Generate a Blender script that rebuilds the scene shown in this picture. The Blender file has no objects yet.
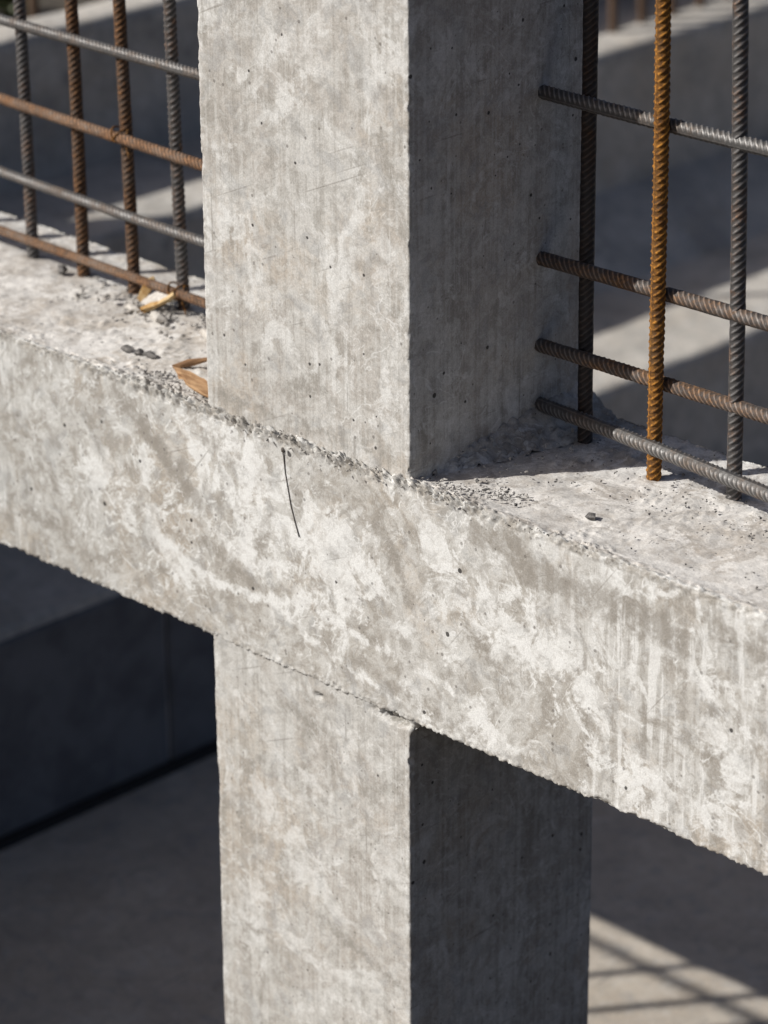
import bpy, math, random
import numpy as np
from mathutils import Matrix, Vector

random.seed(7)
rng = np.random.default_rng(11)
R = math.radians
sc = bpy.context.scene
col = sc.collection

# ------------------------------------------------------------------ noise (numpy, vectorised)
def _hash(i, j, k, seed):
    n = (i * 374761393 + j * 668265263 + k * 2147483647 + seed * 1274126177) & 0xFFFFFFFF
    n = ((n ^ (n >> 13)) * 1274126177) & 0xFFFFFFFF
    n = ((n ^ (n >> 16)) * 2246822519) & 0xFFFFFFFF
    n = n ^ (n >> 15)
    return (n & 0xFFFFFF) / float(0xFFFFFF)

def noise(p, scale, seed=0):
    q = p * scale + 1000.0
    i = np.floor(q).astype(np.int64)
    f = q - i
    f = f * f * (3 - 2 * f)
    x, y, z = i[:, 0], i[:, 1], i[:, 2]
    def h(a, b, c): return _hash(x + a, y + b, z + c, seed)
    fx, fy, fz = f[:, 0], f[:, 1], f[:, 2]
    a = h(0,0,0)*(1-fx) + h(1,0,0)*fx
    b = h(0,1,0)*(1-fx) + h(1,1,0)*fx
    c = h(0,0,1)*(1-fx) + h(1,0,1)*fx
    d = h(0,1,1)*(1-fx) + h(1,1,1)*fx
    return (a*(1-fy) + b*fy)*(1-fz) + (c*(1-fy) + d*fy)*fz

def fbm(p, scale, octaves=4, seed=0, gain=.55):
    t, a, s = 0, 1.0, 0
    for o in range(octaves):
        t = t + a * noise(p, scale * 2.03**o, seed + 17*o)
        s += a; a *= gain
    return t / s

def sstep(a, b, x):
    t = np.clip((x - a) / (b - a), 0, 1)
    return t*t*(3-2*t)

# ------------------------------------------------------------------ object helpers
def link(o, parent=None):
    col.objects.link(o)
    if parent is not None:
        o.parent = parent
        w = Vector(parent.location); q = parent.parent
        while q is not None: w += q.location; q = q.parent
        o.location = -w                      # meshes are written in world coordinates
    return o

def tag(o, label=None, cat=None, group=None, kind=None):
    if label: o['label'] = label
    if cat: o['category'] = cat
    if group: o['group'] = group
    if kind: o['kind'] = kind
    return o

def thing(name, loc, label, cat, group=None):
    e = bpy.data.objects.new(name, None)
    e.empty_display_size = .05
    e.location = loc
    col.objects.link(e)
    return tag(e, label, cat, group)

def mesh_from(name, V, F, mat, parent=None, smooth=True, attrs=None):
    """V (n,3) array, F (m,4) or (m,3) array -> one linked mesh object in world coordinates"""
    V = np.asarray(V, dtype=np.float32); F = np.asarray(F, dtype=np.int32)
    me = bpy.data.meshes.new(name)
    k = F.shape[1]
    me.vertices.add(len(V)); me.vertices.foreach_set('co', V.ravel())
    me.loops.add(F.size); me.loops.foreach_set('vertex_index', F.ravel())
    me.polygons.add(len(F))
    me.polygons.foreach_set('loop_start', np.arange(0, F.size, k, dtype=np.int32))
    me.polygons.foreach_set('use_smooth', np.full(len(F), smooth))
    me.update(calc_edges=True); me.validate()
    for n, a in (attrs or {}).items():
        at = me.attributes.new(n, 'FLOAT', 'POINT')
        at.data.foreach_set('value', np.asarray(a, dtype=np.float32))
    if mat: me.materials.append(mat)
    o = bpy.data.objects.new(name, me)
    return link(o, parent)

def grid_box(xs, ys, zs):
    """closed lattice skin of a box, vertices shared along the edges"""
    nx, ny, nz = len(xs), len(ys), len(zs)
    idx = {}
    quads = []
    keys = []
    def grid(A, B, fn, flip):
        a, b = np.meshgrid(np.arange(A), np.arange(B), indexing='ij')
        ijk = fn(a, b)
        key = (ijk[0] * ny + ijk[1]) * nz + ijk[2]
        q = np.stack([key[:-1, :-1], key[1:, :-1], key[1:, 1:], key[:-1, 1:]], -1).reshape(-1, 4)
        quads.append(q[:, ::-1] if flip else q)
    z0 = lambda a: np.zeros_like(a)
    grid(nx, ny, lambda a, b: (a, b, z0(a)), True)
    grid(nx, ny, lambda a, b: (a, b, z0(a) + nz - 1), False)
    grid(nx, nz, lambda a, b: (a, z0(a), b), False)
    grid(nx, nz, lambda a, b: (a, z0(a) + ny - 1, b), True)
    grid(ny, nz, lambda a, b: (z0(a), a, b), True)
    grid(ny, nz, lambda a, b: (z0(a) + nx - 1, a, b), False)
    Q = np.concatenate(quads)
    uniq, inv = np.unique(Q.ravel(), return_inverse=True)
    i = uniq // (ny * nz); j = (uniq // nz) % ny; k = uniq % nz
    V = np.stack([np.asarray(xs)[i], np.asarray(ys)[j], np.asarray(zs)[k]], -1)
    return V, inv.reshape(-1, 4)

def axis(*parts):
    """axis(a, step, b, step, c ...) -> piecewise evenly spaced coordinates"""
    out = [parts[0]]
    for i in range(1, len(parts), 2):
        st, e = parts[i], parts[i+1]
        n = max(1, int(round((e - out[-1]) / st)))
        out += list(np.linspace(out[-1], e, n + 1)[1:])
    return np.array(out)

def weather(V, lo, hi, r0=.003, r1=.006, chip=.012, seed=0, jag=.0016, warp=.0007, chips=.66, pitch=1.0, rmul=None):
    """round, chip and roughen the arrises of a box skin"""
    lo = np.asarray(lo, float); hi = np.asarray(hi, float)
    n1 = fbm(V, 55*pitch, 3, seed); n2 = fbm(V, 26*pitch, 3, seed + 5)
    r = r0 + r1 * n1**2 + chip * sstep(chips, chips + .12, n2)
    if rmul is not None: r = r * rmul
    r = r[:, None]
    L = lo + r; H = hi - r
    mid = (lo + hi) / 2
    L = np.minimum(L, mid); H = np.maximum(H, mid)
    inner = np.clip(V, L, H)
    v = V - inner
    ln = np.linalg.norm(v, axis=1, keepdims=True)
    nrm = v / np.maximum(ln, 1e-9)
    P = inner + nrm * np.minimum(ln, r)
    d = np.sort(np.minimum(V - lo, hi - V), axis=1)
    edge = np.exp(-(d[:, 1] / .007)**2)
    P = P + nrm * ((fbm(V, 330*pitch, 2, seed + 9) - .55) * 2 * jag * edge + (fbm(V, 14, 3, seed + 3) - .5) * 2 * warp)[:, None]
    return P, edge, nrm

def strokes(V, plane, items):
    """soft mask round hand-placed marks: polylines (u, w) with width and strength"""
    u, w = V[:, plane[0]], V[:, plane[1]]
    wob = .012 * (fbm(V, 45, 3, 71) - .5); wob2 = .012 * (fbm(V, 45, 3, 83) - .5)
    u = u + wob; w = w + wob2
    m = np.zeros(len(V))
    for pts, wd, st in items:
        pts = np.array(pts, float)
        best = np.full(len(V), 9.)
        for a, b in zip(pts[:-1], pts[1:]):
            ab = b - a
            t = np.clip(((u - a[0]) * ab[0] + (w - a[1]) * ab[1]) / max(ab @ ab, 1e-9), 0, 1)
            best = np.minimum(best, np.hypot(u - a[0] - t * ab[0], w - a[1] - t * ab[1]))
        m = np.maximum(m, st * np.exp(-(best / wd)**2))
    return m

# ------------------------------------------------------------------ node helpers
class NT:
    def __init__(s, name):
        s.m = bpy.data.materials.new(name); s.m.use_nodes = True
        s.t = s.m.node_tree; s.t.nodes.clear()
        s.out = s.n('ShaderNodeOutputMaterial'); s.b = s.n('ShaderNodeBsdfPrincipled')
        s.t.links.new(s.b.outputs[0], s.out.inputs[0])
        s.P = s.n('ShaderNodeTexCoord').outputs['Object']
    def n(s, t, **k):
        o = s.t.nodes.new(t)
        for a, v in k.items(): setattr(o, a, v)
        return o
    def put(s, sock, v):
        if hasattr(v, 'is_output'): s.t.links.new(v, sock)
        else:
            if sock.type == 'RGBA' and len(v) == 3: v = (*v, 1)
            sock.default_value = v
    def scaled(s, sc_, rot=None):
        m = s.n('ShaderNodeMapping'); s.put(m.inputs['Vector'], s.P); m.inputs['Scale'].default_value = sc_
        if rot:
            m2 = s.n('ShaderNodeMapping'); m2.inputs['Rotation'].default_value = rot
            s.put(m2.inputs['Vector'], s.P); s.put(m.inputs['Vector'], m2.outputs[0])
        return m.outputs[0]
    def noise(s, scale, detail=5, rough=.6, dist=0, v=None):
        o = s.n('ShaderNodeTexNoise'); s.put(o.inputs['Vector'], v if v is not None else s.P)
        o.inputs['Scale'].default_value = scale; o.inputs['Detail'].default_value = detail
        o.inputs['Roughness'].default_value = rough; o.inputs['Distortion'].default_value = dist
        return o.outputs['Fac']
    def math(s, op, a, b=0.0, c=None, clamp=False):
        o = s.n('ShaderNodeMath', operation=op, use_clamp=clamp)
        s.put(o.inputs[0], a); s.put(o.inputs[1], b)
        if c is not None: s.put(o.inputs[2], c)
        return o.outputs[0]
    def rng(s, v, a, b, c=0.0, d=1.0, smooth=True):
        o = s.n('ShaderNodeMapRange', interpolation_type='SMOOTHSTEP' if smooth else 'LINEAR')
        s.put(o.inputs[0], v)
        for i, x in enumerate((a, b, c, d)): s.put(o.inputs[i+1], x)
        return o.outputs[0]
    def mix(s, f, a, b):
        o = s.n('ShaderNodeMix', data_type='RGBA'); s.put(o.inputs['Factor'], f)
        s.put(o.inputs[6], a); s.put(o.inputs[7], b); return o.outputs[2]
    def attr(s, name): return s.n('ShaderNodeAttribute', attribute_name=name).outputs['Fac']
    def voro(s, scale, v=None):
        o = s.n('ShaderNodeTexVoronoi'); s.put(o.inputs['Vector'], v if v is not None else s.P)
        o.inputs['Scale'].default_value = scale; return o
    def bump(s, h, strength, dist):
        o = s.n('ShaderNodeBump'); o.inputs['Strength'].default_value = strength; o.inputs['Distance'].default_value = dist
        s.put(o.inputs['Height'], h); s.put(s.b.inputs['Normal'], o.outputs[0])

def concrete(name, base=(.36,.342,.31), light=(.505,.502,.48), dark=(.24,.222,.195), slate=(.285,.29,.29), whitecol=(.655,.66,.645),
             wl=.74, wd=.52, wf=.8, wm=.46, streak=(110,110,3.4), streak_w=.4, rot=None, drips=None, pits=.8, specks=.85, bump=.28, soft=1.0, seed=0.0):
    """weathered board-marked concrete: ragged patches of lighter, darker and limey film laid over each other at every size"""
    k = NT(name)
    if seed:
        mp = k.n('ShaderNodeMapping'); mp.inputs['Location'].default_value = (seed, seed*.7, -seed); k.put(mp.inputs['Vector'], k.P); k.P = mp.outputs[0]
    def lay(scale, detail, rough, dist, lo, hi, v=None): return k.rng(k.noise(scale, detail, rough, dist, v), lo, hi, smooth=False)
    X = lambda a_, b_: k.math('MULTIPLY', a_, b_)
    small = k.noise(150, 3, .68)
    med = k.noise(58, 4, .68, .6)
    cloud = k.noise(10.5, 6, .68, 1.0)
    cloud2 = k.noise(25, 5, .68, .5)
    sv = k.scaled(streak, rot)
    st = k.noise(1, 4, .62, 0, sv)
    wa = k.attr('white'); sa = k.attr('stain')
    c = k.mix(X(k.rng(cloud, .46, .46 + .075*soft, smooth=False), wl), base, light)
    c = k.mix(X(lay(5.5, 6, .68, 0, .53, .60), .38), c, (.40,.335,.26))
    c = k.mix(X(k.rng(cloud2, .54, .54 + .06*soft, smooth=False), wd), c, dark)
    c = k.mix(X(k.rng(cloud2, .45, .45 - .05*soft, smooth=False), .42), c, slate)
    # board marks
    gate1 = k.rng(cloud2, .44, .54)
    c = k.mix(X(X(k.rng(st, .51, .58, smooth=False), gate1), streak_w), c, light)
    c = k.mix(X(k.rng(st, .49, .41, smooth=False), streak_w * .7), c, dark)
    # middle and small sized mottling
    c = k.mix(X(k.rng(med, .53, .575, smooth=False), wm), c, light)
    c = k.mix(X(k.rng(med, .465, .415, smooth=False), wm), c, dark)
    c = k.mix(X(k.rng(small, .58, .66, smooth=False), wm * .6), c, dark)
    c = k.mix(X(k.rng(small, .41, .34, smooth=False), wm * .5), c, whitecol)
    # dark weather stains placed where the photograph has them
    rag2 = k.math('SUBTRACT', k.math('MULTIPLY_ADD', cloud2, .5, k.math('MULTIPLY_ADD', med, .32, X(small, .18))), .5)
    c = k.mix(X(X(k.rng(k.math('MULTIPLY_ADD', rag2, 3.0, sa), .36, .56, smooth=False), k.rng(sa, .04, .3)), .50), c, dark)
    # lime film: ragged, worn through to specks, thicker along the placed smears
    film = k.math('MULTIPLY_ADD', k.noise(19, 6, .70, 1.2), .72, k.math('MULTIPLY_ADD', small, .16, X(cloud, .12)))
    film = k.math('MULTIPLY_ADD', wa, .15, film)
    fm = X(k.rng(film, .53, .578, smooth=False), k.rng(k.math('ADD', cloud2, X(wa, .25)), .36, .62, .30, 1))
    fm = X(fm, k.rng(k.math('MULTIPLY_ADD', med, .55, X(small, .45)), .40, .55, .55, 1))
    if drips:
        sx = k.n('ShaderNodeSeparateXYZ'); k.put(sx.inputs[0], k.P)
        gx = k.math('MAXIMUM', k.rng(sx.outputs[0], *drips[0]), k.rng(sx.outputs[0], *drips[1]))
        dr = k.noise(1, 4, .62, .3, k.scaled((95, 95, 7)))
        fm = k.math('MAXIMUM', fm, X(X(k.rng(dr, .53, .59, smooth=False), k.rng(cloud, .42, .54)), X(gx, .75)))
        c = k.mix(X(X(k.rng(dr, .46, .40, smooth=False), gx), .4), c, dark)
    # thin trowel veins curling through the film
    huge = k.noise(4.5, 3, .55)
    vein = k.noise(14, 3, .58, 1.7, k.scaled((1, 1, .7), rot) if rot else None)
    vein = k.rng(k.math('ABSOLUTE', k.math('SUBTRACT', vein, .5)), .004, .016, 1, 0)
    fm = k.math('MAXIMUM', fm, X(X(vein, k.rng(k.math('MULTIPLY_ADD', wa, .2, huge), .44, .58)), X(k.rng(med, .38, .54), .85)))
    film = X(fm, wf)
    c = k.mix(film, c, whitecol)
    # scratches
    sc1 = k.rng(k.noise(1, 1, .5, 0, k.scaled((6, 6, 230), (0, R(24), 0))), .69, .76)
    sc2 = k.rng(k.noise(1, 1, .5, 0, k.scaled((200, 200, 5), rot)), .69, .76)
    c = k.mix(X(k.math('MAXIMUM', sc1, sc2), X(k.rng(cloud, .48, .56), .5)), c, (.19,.175,.155))
    sa = k.attr('stain')
    rag2 = k.math('SUBTRACT', k.math('MULTIPLY_ADD', k.noise(38, 9, .70, .9), .65, X(small, .35)), .5)
    c = k.mix(X(X(k.rng(k.math('MULTIPLY_ADD', rag2, 2.4, sa), .34, .62, smooth=False), k.rng(sa, .04, .3)), .70), c, dark)
    g = k.rng(k.noise(520, 1, .6), .3, .7, .90, 1.07)
    mul = k.n('ShaderNodeVectorMath', operation='SCALE'); k.put(mul.inputs[0], c); k.put(mul.inputs['Scale'], g); c = mul.outputs[0]
    # blow holes and dark specks
    vo = k.voro(62); sep = k.n('ShaderNodeSeparateColor'); k.put(sep.inputs[0], vo.outputs['Color'])
    rad = k.math('MULTIPLY_ADD', k.math('POWER', sep.outputs[1], 2.5), .13, .045)
    wobble = X(k.math('SUBTRACT', small, .5), .16)
    hole = X(k.math('GREATER_THAN', sep.outputs[0], pits), k.rng(k.math('ADD', k.math('SUBTRACT', vo.outputs['Distance'], rad), wobble), -.03, .015, 1, 0))
    vs = k.voro(150); sp = k.n('ShaderNodeSeparateColor'); k.put(sp.inputs[0], vs.outputs['Color'])
    spk = X(k.math('GREATER_THAN', sp.outputs[0], specks), k.rng(k.math('SUBTRACT', vs.outputs['Distance'], X(sp.outputs[1], .3)), -.05, .03, 1, 0))
    c = k.mix(X(spk, .6), c, (.10,.09,.08))
    c = k.mix(X(hole, .92), c, (.04,.037,.035))
    k.put(k.b.inputs['Base Color'], c)
    k.b.inputs['Roughness'].default_value = .92
    k.b.inputs['Specular IOR Level'].default_value = .2
    h = k.math('MULTIPLY_ADD', med, .8, k.math('MULTIPLY_ADD', small, .45, X(hole, -.9)))
    k.bump(h, bump, .0036)
    return k.m

def steel(name, metal=(.15,.145,.145), rust=(.24,.12,.055), amount=.3, rough=.55, met=.25, deep=(.07,.038,.022), worn=1.25):
    k = NT(name)
    n = k.noise(60, 5, .74); n2 = k.noise(260, 3, .7); n3 = k.noise(17, 3, .6)
    f = k.math('MULTIPLY_ADD', n, .45, k.math('MULTIPLY_ADD', n3, .35, k.math('MULTIPLY', n2, .20)))
    t = .64 - .30 * amount
    m = k.rng(f, t - .10, t + .10, smooth=False)
    rc = k.mix(k.rng(k.math('MULTIPLY_ADD', n2, .6, k.math('MULTIPLY', n, .4)), .40, .60), deep, rust)
    c = k.mix(m, metal, rc)
    # scale is rubbed off the rib crests and lies in the valleys
    rib = k.attr('rib')
    mul = k.n('ShaderNodeVectorMath', operation='SCALE'); k.put(mul.inputs[0], c)
    k.put(mul.inputs['Scale'], k.rng(k.math('ADD', rib, k.math('MULTIPLY', k.math('SUBTRACT', n2, .5), .8)), .1, .9, .48, worn)); c = mul.outputs[0]
    k.put(k.b.inputs['Base Color'], c)
    k.put(k.b.inputs['Metallic'], k.rng(m, 0, 1, met, 0.0))
    k.put(k.b.inputs['Roughness'], k.rng(m, 0, 1, rough, .9))
    k.b.inputs['Specular IOR Level'].default_value = .35
    k.bump(n2, .5, .0010)
    return k.m

def plain(name, c1, c2, scale=40, rough=.85, bump=.3, dist=.002, grain=None):
    k = NT(name)
    v = k.scaled(grain) if grain else None
    n = k.noise(scale, 6, .65, .3, v)
    k.put(k.b.inputs['Base Color'], k.mix(k.rng(n, .35, .65), c1, c2))
    k.b.inputs['Roughness'].default_value = rough
    k.bump(n, bump, dist)
    return k.m

M = dict(
    beam=concrete('beam_concrete', streak=(34,34,9), streak_w=.30, rot=(0, R(-38), 0), wf=.88, drips=((.38, .60), (-.22, -.40)), pits=.84, specks=.90),
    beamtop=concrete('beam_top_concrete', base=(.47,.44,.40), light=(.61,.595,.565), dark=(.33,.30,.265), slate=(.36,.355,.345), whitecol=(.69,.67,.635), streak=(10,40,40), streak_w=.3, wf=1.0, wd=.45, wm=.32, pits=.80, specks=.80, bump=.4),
    column=concrete('column_concrete', base=(.385,.365,.335), light=(.49,.487,.465), dark=(.25,.237,.212), wl=.68, wd=.54, wf=.54, wm=.34, streak=(170,170,3.6), streak_w=.50, pits=.86, specks=.93, seed=3.7),
    step=concrete('step_concrete', base=(.45,.42,.375), light=(.56,.525,.47), dark=(.22,.215,.205), streak=(8,8,8), wf=.3, wm=.2, pits=.9, specks=.95, bump=.3, soft=1.6),
    floor=concrete('floor_concrete', base=(.45,.395,.33), light=(.55,.49,.41), dark=(.33,.30,.26), streak=(5,5,5), wf=.25, wm=.2, pits=.95, specks=.97, bump=.3, soft=1.6),
    crumb=plain('mortar', (.28,.265,.24), (.48,.46,.43), 140),
    pebble=plain('dark_stone', (.055,.052,.05), (.19,.18,.17), 260),
    wood=plain('splintered_wood', (.22,.115,.05), (.40,.25,.13), 1, grain=(30, 220, 220)),
    darkwood=plain('brown_wood', (.12,.06,.025), (.27,.15,.07), 1, grain=(30, 220, 220)),
    palewood=plain('ochre_scrap', (.30,.15,.03), (.55,.41,.22), 60, bump=.6),
    whitechip=plain('white_chip', (.40,.37,.33), (.62,.59,.54), 120),
    wire=plain('wire_steel', (.035,.03,.028), (.07,.055,.045), 200, rough=.6),
    soil=plain('soil', (.04,.033,.024), (.08,.065,.045), 30),
    shadeface=plain('shaded_face', (.11,.11,.115), (.17,.17,.175), 9, rough=.9, bump=.2),  # shade on the lowest ledge's face, put into the colour
    gapshade=plain('gap_shade', (.012,.011,.010), (.025,.022,.02), 60),  # near-black colour standing in for the shadow gap at the ledge base
    leaf=plain('leaf_green', (.045,.062,.014), (.115,.13,.04), 40, rough=.6),
    steel=steel('grey_steel', metal=(.135,.13,.128), amount=.20, rough=.5, met=.3),
    steelpale=steel('pale_steel', metal=(.18,.175,.17), rust=(.18,.125,.085), amount=.22, rough=.48, met=.4),
    steelmix=steel('grey_brown_steel', metal=(.155,.142,.132), rust=(.22,.125,.065), amount=.46, rough=.5, met=.3),
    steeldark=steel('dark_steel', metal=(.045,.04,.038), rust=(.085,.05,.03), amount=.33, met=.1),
    orange=steel('orange_rust', metal=(.15,.082,.028), rust=(.42,.185,.03), amount=.70, met=0, deep=(.15,.058,.012), worn=1.3),
    brown=steel('brown_rust', metal=(.11,.08,.06), rust=(.19,.095,.042), amount=.68, met=.1),
    tan=steel('tan_rust', metal=(.27,.20,.15), rust=(.27,.145,.075), amount=.62, met=.1),
)

# ------------------------------------------------------------------ concrete frame (cast in one: beam + columns)
W, DU, DB, H = .2985, .263, .287, .270
frame = thing('concrete_structure', (0.15, .13, -1.14), 'rough grey cast concrete column and beam crossing in the foreground', 'concrete structure')

# beam
xs = axis(-3.0, .12, -.74, .0028, -.30, .0019, .55, .0028, 1.12, .12, 3.2)
ys = axis(0, .0013, .016, .0025, .04, .0045, .25, .003, DB)
zs = axis(-H, .0016, -.255, .0045, -.03, .0025, -.014, .0013, 0)
V, Q = grid_box(xs, ys, zs)
under = (V[:, 2] < -H + .02) & (V[:, 0] > .01) & (V[:, 0] < W - .03)
P, edge, nrm = weather(V, (-3, 0, -H), (3.2, DB, 0), r0=.0014, r1=.005, chip=.006, chips=.60, seed=3, jag=.0026, rmul=np.where(under, .3, 1.0))
# raised crumbly lip where the top of the formwork was, along the front arris and below the upper column
lip = np.exp(-(np.clip(-V[:, 2] - .004, 0, 1) / .006)**2) * np.exp(-(np.clip(V[:, 1] - .004, 0, 1) / .012)**2)
along = .22 + .78 * sstep(-.30, -.05, V[:, 0]) * (1 - sstep(.34, .46, V[:, 0]) * .9)
g = fbm(V, 95, 3, 21); g2 = fbm(V, 270, 3, 22)
cr = np.clip((g * .5 + g2 * .5 - .44) * 4.2, -1.0, 1)
P[:, 1] -= lip * along * .0052 * cr
P[:, 2] += lip * along * (.0062 * np.clip((g2 * .65 + g * .35 - .45) * 4.2, -1.0, 1.2) + .0015)
# the upper face is hand trowelled and lumpy
top = (V[:, 2] > -1e-6)
lump = (fbm(V, 22, 4, 31) - .5) * .004 + (fbm(V, 75, 4, 33) - .5) * .003
P[:, 2] += np.where(top, lump * np.clip(V[:, 1] / .07, .0, 1) * np.clip((DB - V[:, 1]) / .02, 0, 1), 0)
rub = sstep(.60, .72, fbm(V, 210, 3, 35)) * sstep(.47, .6, fbm(V, 13, 3, 36))
P[:, 2] += np.where(top, rub * .0025 - .0022 * np.clip(V[:, 1] / .03, 0, 1), 0)
front = V[:, 1] < 1e-6
white = strokes(V, (0, 2), [
    ([(-.078,-.177),(-.022,-.202),(.034,-.203),(.137,-.186),(.213,-.164),(.264,-.13)], .007, .75),
    ([(.137,-.182),(.205,-.19),(.286,-.204),(.358,-.214)], .006, .62),
    ([(.10,-.20),(.19,-.235),(.29,-.252)], .005, .5),
    ([(.196,-.088),(.216,-.111),(.264,-.132)], .020, .8),
    ([(.22,-.10),(.205,-.14),(.24,-.17)], .016, .62),
    ([(.04,-.052),(.10,-.10),(.138,-.112),(.183,-.156)], .042, .62),
    ([(-.02,-.06),(.03,-.09),(.07,-.14)], .030, .58),
    ([(.546,-.218),(.560,-.226),(.578,-.221),(.600,-.230),(.627,-.218)], .011, .95),
    ([(.60,-.205),(.612,-.222)], .012, .9),
    ([(.393,-.223),(.405,-.235),(.414,-.246)], .012, .75),
    ([(-.099,-.099),(.005,-.128),(.076,-.154)], .03, .52),
    ([(-.20,-.13),(-.12,-.15),(-.06,-.21)], .03, .5),
    ([(.343,-.072),(.40,-.085),(.453,-.081)], .022, .52),
    ([(.40,-.12),(.47,-.13),(.56,-.15)], .030, .5),
    ([(.70,-.10),(.73,-.19)], .03, .5),
    ([(.54,-.035),(.57,-.022),(.62,-.02)], .009, .6),
    ([(.553,-.07),(.548,-.16)], .004, .6), ([(.508,-.09),(.503,-.17)], .003, .55), ([(.655,-.09),(.66,-.16)], .004, .55),
    ([(.69,-.06),(.695,-.15)], .003, .5), ([(.60,-.08),(.60,-.15)], .003, .5), ([(.75,-.06),(.745,-.13)], .004, .5),
]) * front
stain = strokes(V, (0, 2), [
    ([(.40,-.03),(.453,-.038),(.558,-.048),(.659,-.058)], .026, .62),
    ([(.70,-.03),(.80,-.05)], .02, .5),
    ([(-.14,-.03),(-.10,-.055),(-.055,-.09),(-.02,-.12)], .018, .62),
    ([(-.03,-.03),(.03,-.05)], .016, .5),
    ([(.255,-.06),(.286,-.101),(.30,-.13)], .016, .5),
    ([(-.258,-.182),(-.305,-.108)], .02, .42), ([(.09,-.10),(.075,-.135)], .012, .5),
    ([(.38,-.13),(.44,-.18)], .022, .45), ([(.20,-.22),(.36,-.255)], .014, .42), ([(-.02,-.16),(.06,-.185)], .014, .5),
    ([(.62,-.15),(.72,-.17)], .012, .42), ([(-.35,-.2),(-.2,-.24)], .02, .4),
]) * front
feet = [(.348, .212), (.466, .184), (.557, .203), (-.528, .198), (-.434, .198), (-.344, .198), (-.257, .198)]
for fx_, fy_ in feet:
    dd_ = np.hypot(P[:, 0] - fx_, P[:, 1] - fy_)
    P[:, 2] += np.where(top, .005 * np.exp(-((dd_ - .009) / .006)**2) * fbm(V, 180, 2, 44) * .35, 0)
    stain = np.maximum(stain, np.where(top, .8 * np.exp(-(dd_ / .018)**2), 0))
white = np.maximum(white, np.where(top, .45 * sstep(.46, .64, fbm(V * np.array([.55, 1, 1]), 16, 5, 51)), 0))
stain = np.maximum(stain, .42 * np.clip(lip * 1.4, 0, 1))
stain = np.maximum(stain, np.where(top, .5 * sstep(.55, .70, fbm(V * np.array([.6, 1, 1]), 21, 5, 57)), 0))
bo = mesh_from('beam', P, Q, M['beam'], frame, attrs=dict(white=white, stain=stain))
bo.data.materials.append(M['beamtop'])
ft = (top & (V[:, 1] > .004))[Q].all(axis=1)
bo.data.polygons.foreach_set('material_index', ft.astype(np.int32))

def column(x0, x1, y0, y1, z0, z1, xs, ys, zs, seed, wh=(), stn=(), extra=None, **kw):
    V, Q = grid_box(xs, ys, zs)
    P, edge, nrm = weather(V, (x0, y0, z0), (x1, y1, z1), seed=seed, **kw)
    fr = V[:, 1] < y0 + 1e-6
    # the sunny corner is nibbled and has a ragged grout fin
    e2 = np.exp(-(((x1 - V[:, 0])**2 + (V[:, 1] - y0)**2) / .0045**2))
    P[:, 0] += e2 * (.0038 * (fbm(V, 190, 3, seed + 13) - .56) - .003 * sstep(.60, .76, fbm(V, 75, 3, seed + 14)))
    a = dict(white=strokes(V, (0, 2), wh) * fr if wh else np.zeros(len(V)), stain=strokes(V, (0, 2), stn) * fr if stn else np.zeros(len(V)))
    a['white'] = np.maximum(a['white'], .30 * (edge > .35) * (fbm(V, 60, 2, seed + 8) > .4))
    if extra: extra(V, P, a)
    return mesh_from('column', P, Q, M['column'], frame, attrs=a)

def slope_up(V, P, a):
    # grout squeezed out at the foot of the shaded face
    pass
column(-.004, W, .003, DU, -.008, 1.0,
       axis(-.004, .002, .02, .0045, .28, .002, W), axis(.003, .002, .02, .005, .24, .003, DU), axis(-.008, .002, .02, .0033, .56, .02, 1.0), 41,
       wh=[([(.20,.238),(.228,.266),(.255,.285)], .0045, .85), ([(.201,.24),(.196,.199),(.192,.139),(.189,.05)], .0035, .72),
           ([(.185,.218),(.187,.195),(.189,.17)], .011, .75), ([(.180,.24),(.176,.20)], .010, .6), ([(.265,.114),(.27,.05)], .008, .62), ([(.262,.10),(.258,.06)], .012, .55),
           ([(.128,.374),(.150,.395),(.164,.402)], .012, .55), ([(.047,.384),(.059,.382)], .007, .8), ([(.111,.432),(.122,.424)], .007, .75),
           ([(.087,.135),(.114,.108)], .02, .5), ([(.11,.345),(.135,.37)], .009, .6), ([(.06,.22),(.075,.17)], .014, .5), ([(.21,.17),(.207,.06)], .003, .5),
           ([(.235,.40),(.27,.44)], .015, .45), ([(.03,.1),(.028,.3)], .006, .42)],
       stn=[([(.26,.36),(.275,.30)], .016, .5), ([(.05,.33),(.10,.31)], .014, .42), ([(.23,.31),(.24,.35)], .015, .42), ([(.05,.44),(.04,.50)], .018, .42), ([(.17,.07),(.10,.05)], .02, .45),
            ([(.02,.02),(.15,.02),(.28,.02)], .012, .42)],
       r0=.0009, r1=.0014, chip=.0045, chips=.71, jag=.0008, warp=.0003)

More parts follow.
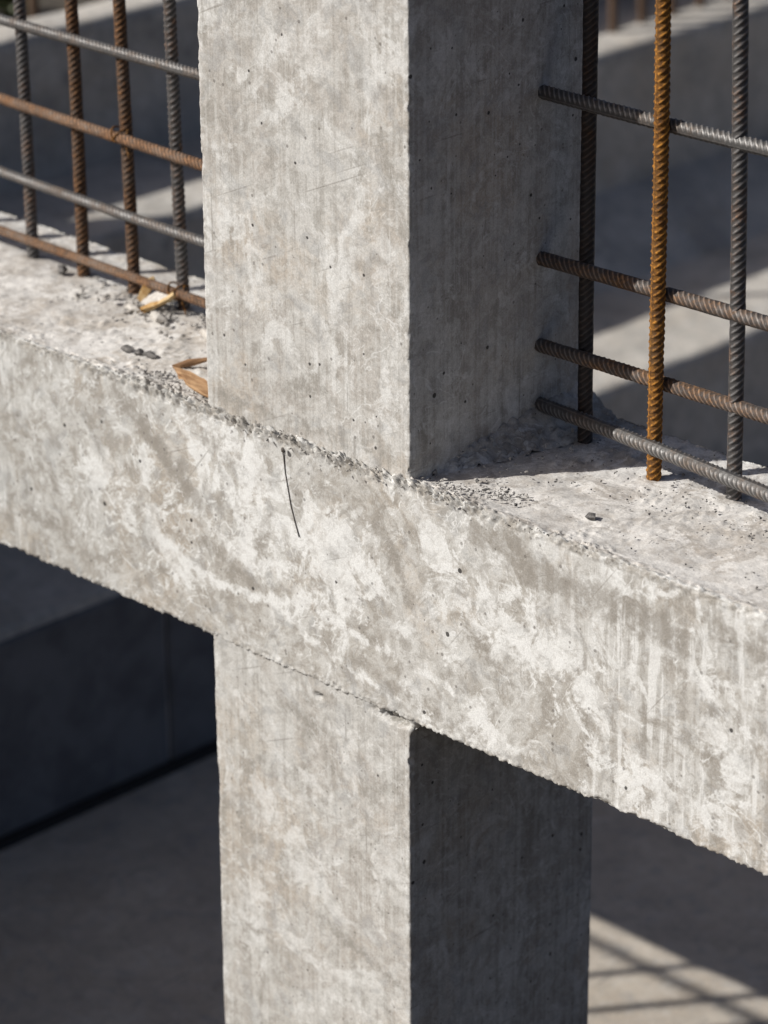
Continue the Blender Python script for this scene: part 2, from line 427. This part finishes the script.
def lower_extra(V, P, a):
    # mortar lip flaring out at the front corner directly under the beam, with a void beside it
    t = np.clip(1 - (-.2705 - V[:, 2]) / .026, 0, 1) * (V[:, 0] > W - 1e-6) * np.clip(1 - V[:, 1] / .03, 0, 1)
    P[:, 0] += .019 * t**2.2 * (.9 + .2 * fbm(V, 130, 2, 5))
    d2 = np.sqrt(((V[:, 0] - .272) / 1.9)**2 + ((V[:, 2] + .276) / .45)**2)
    k2 = np.clip(1 - d2 / .018, 0, 1) * (V[:, 1] < .006)
    P[:, 1] += k2 * .022 * np.clip(fbm(V, 240, 2, 6) * 2 - .4, 0, 1)
    a['stain'] = np.maximum(a['stain'], .9 * np.clip(k2 * 2, 0, 1) * (fbm(V, 240, 2, 6) > .5))
    d3 = np.hypot(V[:, 0] - .162, V[:, 2] + .288)
    P[:, 1] += np.where(V[:, 1] < .006, .012 * np.clip(1 - (d3 / .0045)**2, 0, 1), 0)
    a['stain'] = np.maximum(a['stain'], .95 * np.clip(1 - d3 / .006, 0, 1))
column(-.004, W, .0012, DU + .036, -1.16, -H + .012,
       axis(-.004, .002, .02, .0045, .25, .002, W), axis(.0012, .002, .03, .006, .26, .003, DU + .036), axis(-1.16, .03, -.72, .0035, -.34, .002, -H + .012), 43,
       wh=[([(.037,-.354),(.072,-.367),(.10,-.385),(.147,-.395)], .005, .7), ([(.025,-.328),(.035,-.335),(.038,-.342)], .018, .6), ([(.067,-.437),(.12,-.49),(.176,-.534)], .032, .55),
           ([(.095,-.592),(.143,-.625)], .03, .5), ([(.24,-.46),(.245,-.55)], .014, .48), ([(.20,-.32),(.22,-.36)], .014, .5), ([(.05,-.55),(.06,-.62)], .02, .45)],
       stn=[([(.10,-.31),(.15,-.33)], .016, .45), ([(.21,-.40),(.25,-.43)], .016, .42), ([(.15,-.56),(.28,-.60)], .012, .42), ([(.06,-.40),(.03,-.48)], .015, .4)],
       extra=lower_extra, r0=.0009, r1=.0014, chip=.0045, chips=.71, jag=.0008, warp=.0003)

# the next column of the same frame along the beam (beyond the left edge of the picture), plus an unseen block added to shape its shadow
def simple_box(lo, hi, name, mat, parent, step=.05, seed=1, fine=.012, **kw):
    xs, ys, zs = [axis(lo[i], fine, min(lo[i] + .03, (lo[i]+hi[i])/2), step, max(hi[i] - .03, (lo[i]+hi[i])/2), fine, hi[i]) for i in range(3)]
    V, Q = grid_box(xs, ys, zs)
    args = dict(r0=.003, r1=.006, chip=.01, jag=.001, warp=.001); args.update(kw)
    P, e, n = weather(V, lo, hi, seed=seed, **args)
    return mesh_from(name, P, Q, mat, parent)
nc = simple_box((-2.18, .004, -1.16), (-1.85, DU, 1.5), 'column', M['column'], frame, seed=61)
nb = simple_box((-2.467, .10, .97), (-2.145, .16, 1.5), 'shade_block', M['column'], nc, seed=62)

# grout fillet at the foot of the shaded right face
n = 60; mseg = 26
yy = np.linspace(.035, DU + .02, n); V = []; 
for y in yy:
    tt = (y - .035) / (DU - .035)
    hgt = np.interp(tt, [0, .25, .75, 1, 1.2], [.003, .018, .035, .036, .02]); wd = np.interp(tt, [0, .25, .75, 1, 1.2], [.006, .022, .05, .055, .04])
    for s in np.linspace(0, 1, mseg):
        V.append((W - .004 + s * (wd + .004), y, hgt * (1 - s)**1.6 - .003 * s))
V = np.array(V)
V[:, 2] += (fbm(V, 90, 4, 77) - .5) * .014 + sstep(.55, .7, fbm(V, 230, 2, 78)) * .004
V[:, 0] += (fbm(V, 120, 3, 79) - .5) * .010 * (V[:, 0] > W)
i, j = np.meshgrid(np.arange(n - 1), np.arange(mseg - 1), indexing='ij'); k0 = i * mseg + j
Q = np.stack([k0, k0 + 1, k0 + mseg + 1, k0 + mseg], -1).reshape(-1, 4)
# close it underneath
nv = len(V); Vb = V.copy(); Vb[:, 2] = -.02
Q2 = (Q + nv)[:, ::-1]
mesh_from('fillet', np.concatenate([V, Vb]), np.concatenate([Q, Q2]), M['beam'], frame)

# ------------------------------------------------------------------ reinforcing bars
def bar_mesh(length, dia, pitch=.0073, rh=.00105, segs=30, step=.0010, seed=0, coarse=False):
    if coarse: segs, step = 12, .004
    nr = int(length / step) + 1
    s = np.linspace(0, length, nr)[:, None]
    th = (np.arange(segs) / segs * 2 * np.pi)[None, :]
    r0 = dia / 2 - rh * .6
    half = np.where(np.sin(th) >= 0, 1., -1.)
    ph = (s + half * .9 * r0 * np.cos(th) + np.where(half > 0, 0, pitch * .5)) / pitch
    fr = np.abs((ph % 1.0) - .5) * 2
    rib = sstep(.50, .86, fr)
    cres = np.clip(np.abs(np.sin(th)) * 1.6 - .12, 0, 1)
    lon = np.clip(1 - np.abs(np.sin(th)) / .24, 0, 1)
    h = np.maximum(rib * cres, lon * .6) * rh
    r = r0 + h
    X = r * np.cos(th); Y = r * np.sin(th); Z = s + 0 * th
    ribv = np.concatenate([(h / rh).ravel(), [0, 0]])
    V = np.stack([X, Y, Z], -1).reshape(-1, 3)
    V[:, :2] *= 1 + ((fbm(V, 160, 2, seed) - .5) * .10)[:, None]
    bow = .0012 * np.sin(V[:, 2] / length * np.pi * 1.7 + seed)
    V[:, 0] += bow; V[:, 1] += .0008 * np.sin(V[:, 2] / length * 7 + 2 * seed)
    i, j = np.meshgrid(np.arange(nr - 1), np.arange(segs), indexing='ij')
    a = i * segs + j; b = i * segs + (j + 1) % segs
    Q = np.stack([a, b, b + segs, a + segs], -1).reshape(-1, 4)
    # cap both ends with a centre vertex (degenerate-free fan as quads)
    c0, c1 = len(V), len(V) + 1
    V = np.concatenate([V, [[0, 0, 0], [0, 0, length]]])
    fan = []
    for jj in range(0, segs, 2):
        fan.append((c0, (jj + 2) % segs, (jj + 1) % segs, jj))
        o_ = (nr - 1) * segs
        fan.append((c1, o_ + jj, o_ + (jj + 1) % segs, o_ + (jj + 2) % segs))
    return V, np.concatenate([Q, np.array(fan)]), ribv

def rebar(name, a, b, dia, mat, parent, roll=0., seed=0, label=None, **kw):
    a = Vector(a); b = Vector(b); d = b - a
    V, Q, rb = bar_mesh(d.length, dia, seed=seed, **kw)
    rot = d.to_track_quat('Z', 'Y').to_matrix().to_4x4() @ Matrix.Rotation(roll, 4, 'Z')
    Mx = np.array(Matrix.Translation(a) @ rot)
    V = V @ Mx[:3, :3].T + Mx[:3, 3]
    o = mesh_from(name, V, Q, mat, parent, attrs=dict(rib=rb))
    if label: o['label'] = label
    return o

def line_at(p, q, x=None, z=None):
    p = np.array(p); q = np.array(q)
    t = (x - p[0]) / (q[0] - p[0]) if x is not None else (z - p[2]) / (q[2] - p[2])
    return tuple(p + t * (q - p))

def tie(parent, c, mat, r=.0115, seed=1):
    """annealed wire wound diagonally over a crossing, tails twisted together in front"""
    c = Vector(c); r_ = random.Random(seed); pts = []
    for t in np.linspace(.2, 2 * 2 * math.pi + .2, 70):
        u = math.cos(t); v = math.sin(t); sgn = 1 if t < 2 * math.pi else -1
        pts.append(c + Vector((r * u * .78, -r * 1.25 * v, sgn * r * u * .78)) + Vector((0, 0, .0012 * math.sin(3 * t))))
    e = pts[-1]
    for q in range(10): pts.append(e + Vector((.0012 * math.cos(q * 1.9) + .0016 * q, -.0008 * q, .0012 * math.sin(q * 1.9) - .0012 * q)))
    return tube('tie_wire', pts, .0010, mat, parent)

def tube(name, pts, rad, mat, parent=None, segs=8):
    pts = [Vector(p) for p in pts]
    rad = rad if hasattr(rad, '__len__') else [rad] * len(pts)
    V = []; prev = None
    for i, p in enumerate(pts):
        d = (pts[min(i+1, len(pts)-1)] - pts[max(i-1, 0)]).normalized()
        u = d.orthogonal().normalized() if prev is None else (prev - d * prev.dot(d)).normalized()
        prev = u; w = d.cross(u)
        for s in range(segs):
            t = 2 * math.pi * s / segs
            V.append(p + (u * math.cos(t) + w * math.sin(t)) * rad[i])
    Q = []
    for i in range(len(pts) - 1):
        for s in range(segs):
            a = i * segs + s; b = i * segs + (s + 1) % segs
            Q.append((a, b, b + segs, a + segs))
    n = len(pts) - 1
    for s in range(1, segs - 2, 2):
        Q.append((0, s + 2, s + 1, s)); Q.append((n*segs, n*segs + s, n*segs + s + 1, n*segs + s + 2))
    return mesh_from(name, [tuple(v) for v in V], Q, mat, parent)

DIA = .0158
TOPZ = .80
right = thing('rebar_mesh', (.45, .2, 0), 'ribbed steel reinforcing grid with a bright orange rusted upright, right of the concrete column', 'rebar mesh', 'rebar grids standing on the beam')
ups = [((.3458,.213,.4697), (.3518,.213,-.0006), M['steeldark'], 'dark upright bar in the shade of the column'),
       ((.4624,.184,.4957), (.4705,.184,.0036), M['orange'], 'bright orange rusted upright bar'),
       ((.5459,.200,.5075), (.5606,.200,-.0055), M['steel'], 'bare grey upright bar'),
       ((.6260,.213,.5029), (.6430,.213,-.0105), M['steel'], None), ((.7200,.213,.5029), (.737,.213,-.0105), M['brown'], None)]
for i, (t, b, m, lb) in enumerate(ups):
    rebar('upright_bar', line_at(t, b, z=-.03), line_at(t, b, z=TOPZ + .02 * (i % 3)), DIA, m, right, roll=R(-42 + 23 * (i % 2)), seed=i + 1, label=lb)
crs = [((.2941,.198,.3702), (.5872,.198,.3685), M['steelpale'], 'highest cross bar, grey'), ((.2971,.198,.1927), (.596,.198,.1929), M['steelmix'], 'brownish cross bar'),
       ((.2988,.198,.0962), (.6008,.198,.0977), M['steelmix'], None), ((.3071,.198,.0300), (.6345,.152,.0420), M['steelpale'], 'lowest cross bar, in front of the uprights')]
for i, (a, b, m, lb) in enumerate(crs):
    rebar('cross_bar', line_at(a, b, x=.29), line_at(a, b, x=.95), DIA * (.98 if i else .95), m, right, roll=R(25 + 31 * i), seed=i + 11, label=lb, pitch=.0066, rh=.0009)
rebar('cross_bar', (.285,.1925,.55), (1.0,.1925,.55), DIA, M['steel'], right, seed=17)

left = thing('rebar_mesh', (-.4, .2, 0), 'grid of grey and brown ribbed steel bars, left of the concrete column', 'rebar mesh', 'rebar grids standing on the beam')
ups = [((-.5310,.198,.3178), (-.5270,.198,-.0023), M['steel'], 'bare grey upright bar'),
       ((-.4359,.198,.3346), (-.4342,.198,-.0046), M['brown'], 'brown rusty upright bar'),
       ((-.3492,.198,.3499), (-.3441,.198,-.0068), M['brown'], None),
       ((-.2635,.198,.365), (-.2565,.198,-.009), M['steel'], None),
       ((-.6300,.198,.3155), (-.6270,.198,-.0023), M['brown'], None), ((-.7240,.198,.3155), (-.7200,.198,-.0023), M['steel'], None)]
for i, (t, b, m, lb) in enumerate(ups):
    rebar('upright_bar', line_at(t, b, z=-.03), line_at(t, b, z=TOPZ - .1 + .02 * (i % 3)), DIA * .96, m, left, roll=R(-60 + 17 * i), seed=i + 21, label=lb)
crs = [((-.5533,.185,.2922), (-.2068,.185,.2941), M['steelpale'], 'highest cross bar, pale grey', DIA*.80), ((-.5612,.185,.1950), (-.2078,.185,.1891), M['tan'], 'brown rusty cross bar', DIA*.86),
       ((-.5686,.185,.1035), (-.2065,.185,.0978), M['steelpale'], None, DIA*.80), ((-.5747,.185,.0284), (-.2062,.185,.0217), M['tan'], 'thin rusty cross bar lying just above the concrete', DIA*.72)]
for i, (a, b, m, lb, dd) in enumerate(crs):
    rebar('cross_bar', line_at(a, b, x=-.95), line_at(a, b, x=.012), dd, m, left, roll=R(15 + 37 * i), seed=i + 31, label=lb, pitch=.0062, rh=.0008 if i < 3 else .0005)
rebar('cross_bar', (-.95,.185,.40), (.012,.185,.40), DIA, M['steel'], left, seed=38)
tie(left, (-.3470,.1915,.1915), M['orange'], seed=1)
tie(left, (-.2575,.1915,.0225), M['orange'], seed=2)

# ------------------------------------------------------------------ stepped concrete ledges behind
ZD, ZC, ZB, ZA = -1.14, -.80, -.41, -.19
def ledge(lo, hi, label, seed, mat='step', haunch=None):
    root = thing('concrete_ledge', ((lo[0]+hi[0])/2, (lo[1]+hi[1])/2, lo[2]), label, 'ledge', 'stepped concrete ledges behind the frame')
    xs, ys, zs = [axis(lo[i], .02, lo[i] + .04, .08, hi[i] - .04, .02, hi[i]) for i in range(3)]
    V, Q = grid_box(xs, ys, zs)
    P, e, n = weather(V, lo, hi, seed=seed, r0=.004, r1=.008, chip=.01, jag=.0015, warp=.004)
    mesh_from('block', P, Q, M[mat], root)
    if haunch:
        x0, z0, x1, z1, ya, yb = haunch
        n_ = 80; V = []
        for y in np.linspace(ya, yb, n_):
            V += [(x0 - .05, y, z1 - .03), (x0 - .05, y, z0), (x0, y, z0), (x0 + (x1-x0)*.5, y, (z0+z1)/2 - .01), (x1, y, z1 + .003), (x1 + .01, y, z1 - .03)]
        V = np.array(V); V[:, 2] += (fbm(V, 12, 3, seed) - .5) * .008
        Q = [(i*6 + j, i*6 + (j+1) % 6, (i+1)*6 + (j+1) % 6, (i+1)*6 + j) for i in range(n_ - 1) for j in range(6)]
        mesh_from('haunch', V, np.array(Q)[:, ::-1], M[mat], root)
    return root
ledge((-2.6, -2.5, ZD - .02), (-1.07, 7.5, ZC), 'lowest broad concrete ledge, sunlit in a strip seen through the right rebar grid', 91)
ledge((-2.2, -2.5, ZC - .02), (-1.465, 1.46, ZB), 'middle concrete ledge seen low through the left rebar grid, with a thin sunlit rim', 92)
ledge((-2.2, 1.47, ZC - .02), (-1.596, 7.5, ZB), 'middle concrete ledge at upper right with rusty stub bars on its sunlit rim', 93, haunch=(-1.60, -.686, -1.42, -.80, 1.48, 7.4))
ledge((-1.865, -2.5, ZB - .02), (-1.77, 2.05, -.155), 'highest concrete ledge with a pale sunlit rim at the top left', 94)
ledge((-2.03, 2.06, ZB - .02), (-1.866, 7.5, ZA), 'dark concrete ledge behind the rusty stub bars at the top right', 95)

# dark panels paint the lowest ledge's shaded face, a black strip its shadow gap
low = bpy.data.objects['concrete_ledge']
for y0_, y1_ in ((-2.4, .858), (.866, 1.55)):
    o = simple_box((-1.075, y0_, ZD + .004), (-1.064, y1_, ZC - .016), 'shade_panel', M['shadeface'], low, seed=96, r0=.001, r1=.001, chip=.002, jag=.0004, warp=.0008)
simple_box((-1.075, -2.4, ZD - .01), (-1.040, 4, ZD + .007), 'gap_shade_strip', M['gapshade'], low, seed=97, r0=.001, r1=.001, chip=.002, jag=.0004, warp=.001)

# rusty starter bars on the upper right ledge
stub_spots = [(-1.69, 2.635, .62), (-1.69, 2.725, .5), (-1.69, 2.815, .55), (-1.69, 2.905, .6), (-1.69, 2.995, .52), (-1.69, 3.085, .58)]
first = None
for i, (x, y, l) in enumerate(stub_spots):
    if first is None:
        V, Q, rb = bar_mesh(.6, .019, coarse=True, seed=3)
        first = mesh_from('rebar_stub', V, Q, M['tan']); o = first
    else:
        o = first.copy(); col.objects.link(o)
    o.location = (x, y, ZB - .03); o.rotation_euler = (R(random.uniform(-2, 2)), R(random.uniform(-2, 2)), i)
    tag(o, 'blurred rusty stub bar on the sunlit ledge at the top right', 'rebar', 'rusty stub bars on the upper right ledge')
o = first.copy(); col.objects.link(o); o.location = (-1.97, 1.40, -.25); o.rotation_euler = (0, 0, 2)
tag(o, 'single blurred pale brown stub bar on the highest ledge at the top left corner', 'rebar', 'rusty stub bars on the upper ledges')

# ------------------------------------------------------------------ ground
def sheet(name, x0, x1, y0, y1, z, mat, nx=60, ny=60, amp=.002):
    x, y = np.meshgrid(np.linspace(x0, x1, nx), np.linspace(y0, y1, ny), indexing='ij')
    V = np.stack([x.ravel(), y.ravel(), np.full(x.size, z)], -1)
    V[:, 2] += (fbm(V, 5, 3, 15) - .5) * amp
    i, j = np.meshgrid(np.arange(nx - 1), np.arange(ny - 1), indexing='ij'); a = i * ny + j
    Q = np.stack([a, a + ny, a + ny + 1, a + 1], -1).reshape(-1, 4)
    return tag(mesh_from(name, V, Q, mat), kind='structure')
sheet('floor', -1.10, .40, -1.2, 9, ZD, M['floor'], 40, 120)
sheet('yard', .39, 90, -60, 90, ZD - .02, M['soil'], 60, 60, .02)
sheet('yard', -1.10, .40, -60, -1.19, ZD - .02, M['soil'], 20, 60, .02)
sheet('ground', -90, -1.85, -60, 90, ZA - .035, M['soil'], 120, 120, .03)

# scrubby plant beyond the highest ledge
shrub = thing('shrub', (-2.10, 1.40, ZA - .03), 'dark green low shrub in the top left corner behind the ledge', 'shrub')
V = []; F = []
for i in range(500):
    d = rng.normal(size=3); d /= np.linalg.norm(d); d[2] = abs(d[2])
    c = np.array([-2.10, 1.40, ZA - .02]) + d * np.array([.08, .09, .12]) * rng.uniform(.3, 1)**.6
    u = rng.normal(size=3); u /= np.linalg.norm(u); w = np.cross(u, rng.normal(size=3)); w /= np.linalg.norm(w)
    l, b = rng.uniform(.010, .022), rng.uniform(.004, .008)
    k = len(V); V += [c - u*l, c + w*b, c + u*l, c - w*b]; F.append((k, k+1, k+2, k+3))
mesh_from('foliage', V, F, M['leaf'], shrub, smooth=False)
for i in range(5):
    a = i * 1.3
    tube('stem', [(-2.10, 1.40, ZA - .05), (-2.10 + .02*math.cos(a), 1.40 + .02*math.sin(a), ZA + .02), (-2.10 + .05*math.cos(a), 1.40 + .05*math.sin(a), ZA + .06)], [.006, .004, .002], M['brown'], shrub)

# ------------------------------------------------------------------ low wall added out of view on the left to shade the floor under the beam
wall = thing('shade_wall', (-1.3, -.7, ZD), 'unseen low wall added beyond the left edge to shade the floor under the beam', 'wall')
simple_box((-.99, -.65, ZD - .01), (-.475, -.60, .272), 'shade_pier', M['column'], wall, seed=71)
simple_box((-3.60, -.65, ZD - .01), (-1.44, -.60, .32), 'shade_pier', M['column'], wall, seed=72)
simple_box((-1.45, -.645, ZD - .01), (-.98, -.605, .0), 'shade_parapet', M['column'], wall, seed=73)
gate = thing('rebar_mesh', (-1.2, -.66, .02), 'rebar grid beyond the left edge whose crossed shadow falls on the sunlit floor patch', 'rebar mesh')
for x in (-1.215, -1.10):
    rebar('upright_bar', (x, -.63, -.15), (x + .01, -.63, .32), DIA, M['brown'], gate, coarse=True)
rebar('cross_bar', (-1.46, -.615, .240), (-.97, -.615, .240), DIA, M['brown'], gate, coarse=True)
# ------------------------------------------------------------------ debris
def lump_mesh(rad, squash, seed, n=2):
    """angular broken stone: hull of scattered points"""
    import bmesh
    r_ = np.random.default_rng(seed + 100)
    pts = r_.normal(size=(9 if n == 1 else 22, 3)); pts /= np.linalg.norm(pts, axis=1, keepdims=True)
    pts *= r_.uniform(.72, 1.08, (len(pts), 1))
    bm = bmesh.new()
    for q in pts: bm.verts.new(q)
    r2_ = bmesh.ops.convex_hull(bm, input=bm.verts[:])
    for v in [v for v in bm.verts if not v.link_faces]: bm.verts.remove(v)
    bmesh.ops.triangulate(bm, faces=bm.faces[:])
    bm.verts.index_update()
    V = np.array([v.co[:] for v in bm.verts]); F = np.array([[v.index for v in f.verts] for f in bm.faces]); bm.free()
    return V * np.array(squash) * rad, F
def lump(name, loc, rad, squash, mat, seed, label, cat, group=None, rz=0):
    V, F = lump_mesh(rad, squash, seed)
    o = mesh_from(name, V, F, mat, smooth=False); o.location = loc; o.rotation_euler = (0, 0, rz)
    return tag(o, label, cat, group)
PG = 'dark pebbles lying on the beam top'
lump('pebble', (.4924, .0615, .0015), .0068, (1.1, .9, .6), M['pebble'], 5, 'lone dark grey pebble on the beam top in front of the orange upright bar', 'pebble', PG)
lump('pebble', (-.1995, .0612, .001), .0088, (1.0, .9, .6), M['pebble'], 6, 'dark pebble farthest from the column in the row of three on the left beam top', 'pebble', PG)
lump('pebble', (-.1850, .0635, .001), .0088, (1.1, .8, .5), M['pebble'], 7, 'middle pebble in the row of three dark pebbles on the left beam top', 'pebble', PG)
lump('pebble', (-.1680, .0668, .001), .0095, (1.2, .7, .42), M['pebble'], 8, 'flat dark pebble nearest the column in the row of three on the left beam top', 'pebble', PG)
lump('pebble', (-.4556, .1820, .004), .0080, (1, .9, .8), M['pebble'], 9, 'small dark pebble between the two leftmost upright bars of the left grid', 'pebble', PG)
CG = 'pale chips on the beam top by the left grid'
lump('concrete_chip', (-.2480, .150, .005), .0125, (1.2, .8, .6), M['whitechip'], 12, 'cream chip lying in front of the yellow scrap by the left rebar grid', 'concrete chip', CG)
lump('concrete_chip', (-.2960, .152, .004), .0105, (1.3, .7, .5), M['whitechip'], 13, 'whitish chip left of the yellow scrap by the left rebar grid', 'concrete chip', CG)
lump('concrete_chip', (-.160, .150, .005), .013, (1.1, .9, .6), M['whitechip'], 14, 'pale chip on the beam top against the left edge of the column', 'concrete chip', CG)

def slab(name, outline, th, mat, loc, rot, label, cat):
    """a thin broken flake: outline (u, v) with thickness, ragged"""
    n = len(outline); V = []
    for s in (0, 1):
        for (u, v) in outline: V.append((u, v, s * th + .25 * th * math.sin(17*u*100 + 9*v*100)))
    import bmesh
    bm = bmesh.new(); vs = [bm.verts.new(v) for v in V]
    bm.faces.new(vs[:n][::-1]); bm.faces.new(vs[n:])
    for i in range(n): bm.faces.new((vs[i], vs[(i+1) % n], vs[n + (i+1) % n], vs[n + i]))
    bmesh.ops.triangulate(bm, faces=bm.faces[:])
    bmesh.ops.subdivide_edges(bm, edges=bm.edges[:], cuts=1)
    for v in bm.verts: v.co += Vector((random.uniform(-1, 1), random.uniform(-1, 1), random.uniform(-1, 1))) * th * .18
    me = bpy.data.meshes.new(name); bm.to_mesh(me); bm.free(); me.materials.append(mat)
    o = bpy.data.objects.new(name, me); col.objects.link(o); o.location = loc; o.rotation_euler = rot
    return tag(o, label, cat)
slab('wood_splinter', [(-.030,-.001),(-.02,-.005),(.01,-.004),(.03,-.006),(.06,-.004),(.06,.003),(.02,.003),(-.012,.002)], .005, M['darkwood'], (-.100, .078, .006), (R(10), R(-12), R(38)),
     'narrow brown wood splinter by the column foot, behind the wider one', 'wood splinter')
slab('wood_splinter', [(-.038,.004),(-.022,-.003),(-.012,-.004),(.002,-.011),(.03,-.015),(.05,-.014),(.05,.008),(.02,.004),(.006,.006),(-.028,.006)], .005, M['wood'], (-.060, .034, .006), (R(12), R(0), R(-2)),
     'wide tan wood splinter by the column foot, nearest the beam edge', 'wood splinter')
scr = thing('yellow_scrap', (-.285, .185, .002), 'crumpled ochre yellow scrap behind the lowest cross bar of the left grid', 'scrap')
s1 = slab('flap', [(-.005,-.014),(.003,-.016),(.006,-.002),(.009,.012),(.003,.018),(-.004,.010)], .004, M['palewood'], (0,0,0), (0,0,0), None, None)
s2 = slab('core', [(-.022,-.006),(-.006,-.010),(.012,-.007),(.026,-.001),(.024,.006),(.010,.006),(-.004,.009),(-.018,.006)], .006, M['whitechip'], (0,0,0), (0,0,0), None, None)
s3 = slab('rim', [(-.026,-.004),(-.01,-.007),(.016,-.003),(.036,.003),(.034,.007),(.012,.003),(-.012,.001)], .005, M['palewood'], (0,0,0), (0,0,0), None, None)
for s, l, r in ((s1, (-.020,-.002,.014), (R(78), R(22), R(40))), (s2, (.008,-.006,.006), (R(25), R(-16), R(12))), (s3, (.012,-.020,.005), (R(40), R(-24), R(14)))):
    s.parent = scr; s.location = l; s.rotation_euler = r

# loose wire hanging over the beam face from a nail in the joint
wr = thing('tie_wire', (.116, -.004, -.012), 'thin dark bent wire hanging down the beam face under the column', 'wire')
tube('strand', [(.1165,-.003,-.012), (.117,-.0012,-.022), (.1185,-.0008,-.040), (.121,-.0006,-.052), (.126,-.0008,-.075), (.132,-.0006,-.093), (.138,-.0010,-.108)], .00065, M['wire'], wr)
V, F = lump_mesh(.0034, (1, .7, 1), 4); hd = mesh_from('knot', V + np.array([.1205,-.006,-.012]), F, M['wire'], wr)

# crumbs of mortar along the joint and grit on the upper face: uncountable
def crumbs(name, spots, mat, label, cat):
    base = [lump_mesh(1, (1, 1, .8), s, 1) for s in range(6)]
    VV, FF, off = [], [], 0
    for i, (x, y, z, r) in enumerate(spots):
        V, F = base[i % 6]
        a = rng.uniform(0, 6.28); ca, sa = math.cos(a), math.sin(a)
        T = np.array([[ca, -sa, 0], [sa, ca, 0], [0, 0, 1]])
        VV.append((V * rng.uniform(.7, 1.3, 3)) @ T.T * r + np.array([x, y, z])); FF.append(F + off); off += len(V)
    return tag(mesh_from(name, np.concatenate(VV), np.concatenate(FF), mat, smooth=False), label, cat, kind='stuff')
sp = []
for i in range(420):                                         # along the front arris, thickest under the column
    x = rng.uniform(-.45, .62) if i % 4 else rng.uniform(.02, .36)
    thick = 1.0 if -.12 < x < .40 else .45
    sp.append((x, rng.normal(.0, .006) * thick + (.002 if not 0 < x < W else -.002), rng.normal(-.001, .005) * thick, abs(rng.normal(.0009, .0006)) * (1 if thick == 1 else .8) + .0004))
for i in range(170):                                         # pile off the front right column corner
    t = rng.beta(1, 1.6); sp.append((.305 + .12*t + rng.normal(0, .006), .004 + .05*t + rng.normal(0, .010), .001, abs(rng.normal(.0010, .0007)) + .0003))
for i in range(90):
    x = rng.uniform(W, .37); sp.append((x, rng.uniform(.05, .28), .002 + .03*max(0, 1-(x-W)/.05)*.5, abs(rng.normal(.0014, .0009)) + .0005))
for i in range(150):
    sp.append((rng.normal(-.28, .07), rng.normal(.165, .022), .002, abs(rng.normal(.0022, .0015)) + .0006))
for i in range(70):
    sp.append((rng.uniform(-.12, -.004), rng.uniform(.004, .05), .001, abs(rng.normal(.0016, .001)) + .0005))
crumbs('mortar_crumbs', sp, M['crumb'], 'pale crumbs of mortar along the joint between column and beam', 'mortar crumbs')
sp = []
for i in range(520):
    x = rng.uniform(-.75, 1.05); y = rng.uniform(.006, DB - .006)
    sp.append((x, y, .001, abs(rng.normal(.0007, .0005)) + .0003))
for i in range(60): sp.append((rng.normal(.385, .02), rng.normal(.04, .008), .001, abs(rng.normal(.0011, .0006)) + .0003))
for i in range(90): sp.append((rng.normal(-.10, .03), rng.normal(.03, .01), .001, abs(rng.normal(.0011, .0007)) + .0003))
for i in range(160): sp.append((rng.normal(.55, .10), rng.normal(.16, .04), .001, abs(rng.normal(.0008, .0006)) + .0003))
crumbs('dark_grit', sp, M['pebble'], 'dark specks of grit scattered over the beam top', 'grit')

# ------------------------------------------------------------------ light
el = 36.4; sd = Vector((.578, .816, 0)).normalized()
sun = bpy.data.objects.new('sun', bpy.data.lights.new('sun', 'SUN')); col.objects.link(sun)
sun.data.energy = 5.0; sun.data.angle = R(.53); sun.data.color = (1, .97, .925)
d = Vector((sd.x * math.cos(R(el)), sd.y * math.cos(R(el)), -math.sin(R(el))))
sun.rotation_euler = d.to_track_quat('-Z', 'Y').to_euler()
w = bpy.data.worlds.new('World'); sc.world = w; w.use_nodes = True
nt = w.node_tree; bg = nt.nodes['Background']
sky = nt.nodes.new('ShaderNodeTexSky'); sky.sky_type = 'NISHITA'; sky.sun_disc = False
sky.air_density = .4; sky.dust_density = 2.5; sky.ozone_density = 0.0
sky.sun_elevation = R(el); sky.sun_rotation = math.atan2(-sd.x, -sd.y)
nt.links.new(sky.outputs[0], bg.inputs[0]); bg.inputs[1].default_value = .092

# ------------------------------------------------------------------ camera
f_px, yaw, pitch, roll = 3317.788, .7781361, .4054861, -.0065201
cam = bpy.data.objects.new('camera', bpy.data.cameras.new('camera')); col.objects.link(cam)
fw = Vector((-math.sin(yaw)*math.cos(pitch), math.cos(yaw)*math.cos(pitch), -math.sin(pitch)))
rt = Vector((math.cos(yaw), math.sin(yaw), 0)); up = rt.cross(fw)
r2 = rt*math.cos(roll) + up*math.sin(roll); u2 = up*math.cos(roll) - rt*math.sin(roll)
Mx = Matrix((( r2.x, u2.x, -fw.x, 2.4645437), (r2.y, u2.y, -fw.y, -2.2330365), (r2.z, u2.z, -fw.z, 1.3037253), (0,0,0,1)))
cam.matrix_world = Mx
cd = cam.data; cd.sensor_fit = 'VERTICAL'; cd.sensor_height = 36; cd.lens = f_px / 1024 * 36
cd.clip_end = 500; cd.clip_start = .05
cd.dof.use_dof = True; cd.dof.focus_distance = 3.36; cd.dof.aperture_fstop = 5.0
sc.camera = cam
sc.cycles.max_bounces = 5; sc.cycles.diffuse_bounces = 3; sc.cycles.glossy_bounces = 2; sc.cycles.caustics_reflective = False; sc.cycles.caustics_refractive = False
vs = sc.view_settings; vs.view_transform = 'Standard'; vs.look = 'None'; vs.exposure = -.03; vs.gamma = 1; vs.use_curve_mapping = False
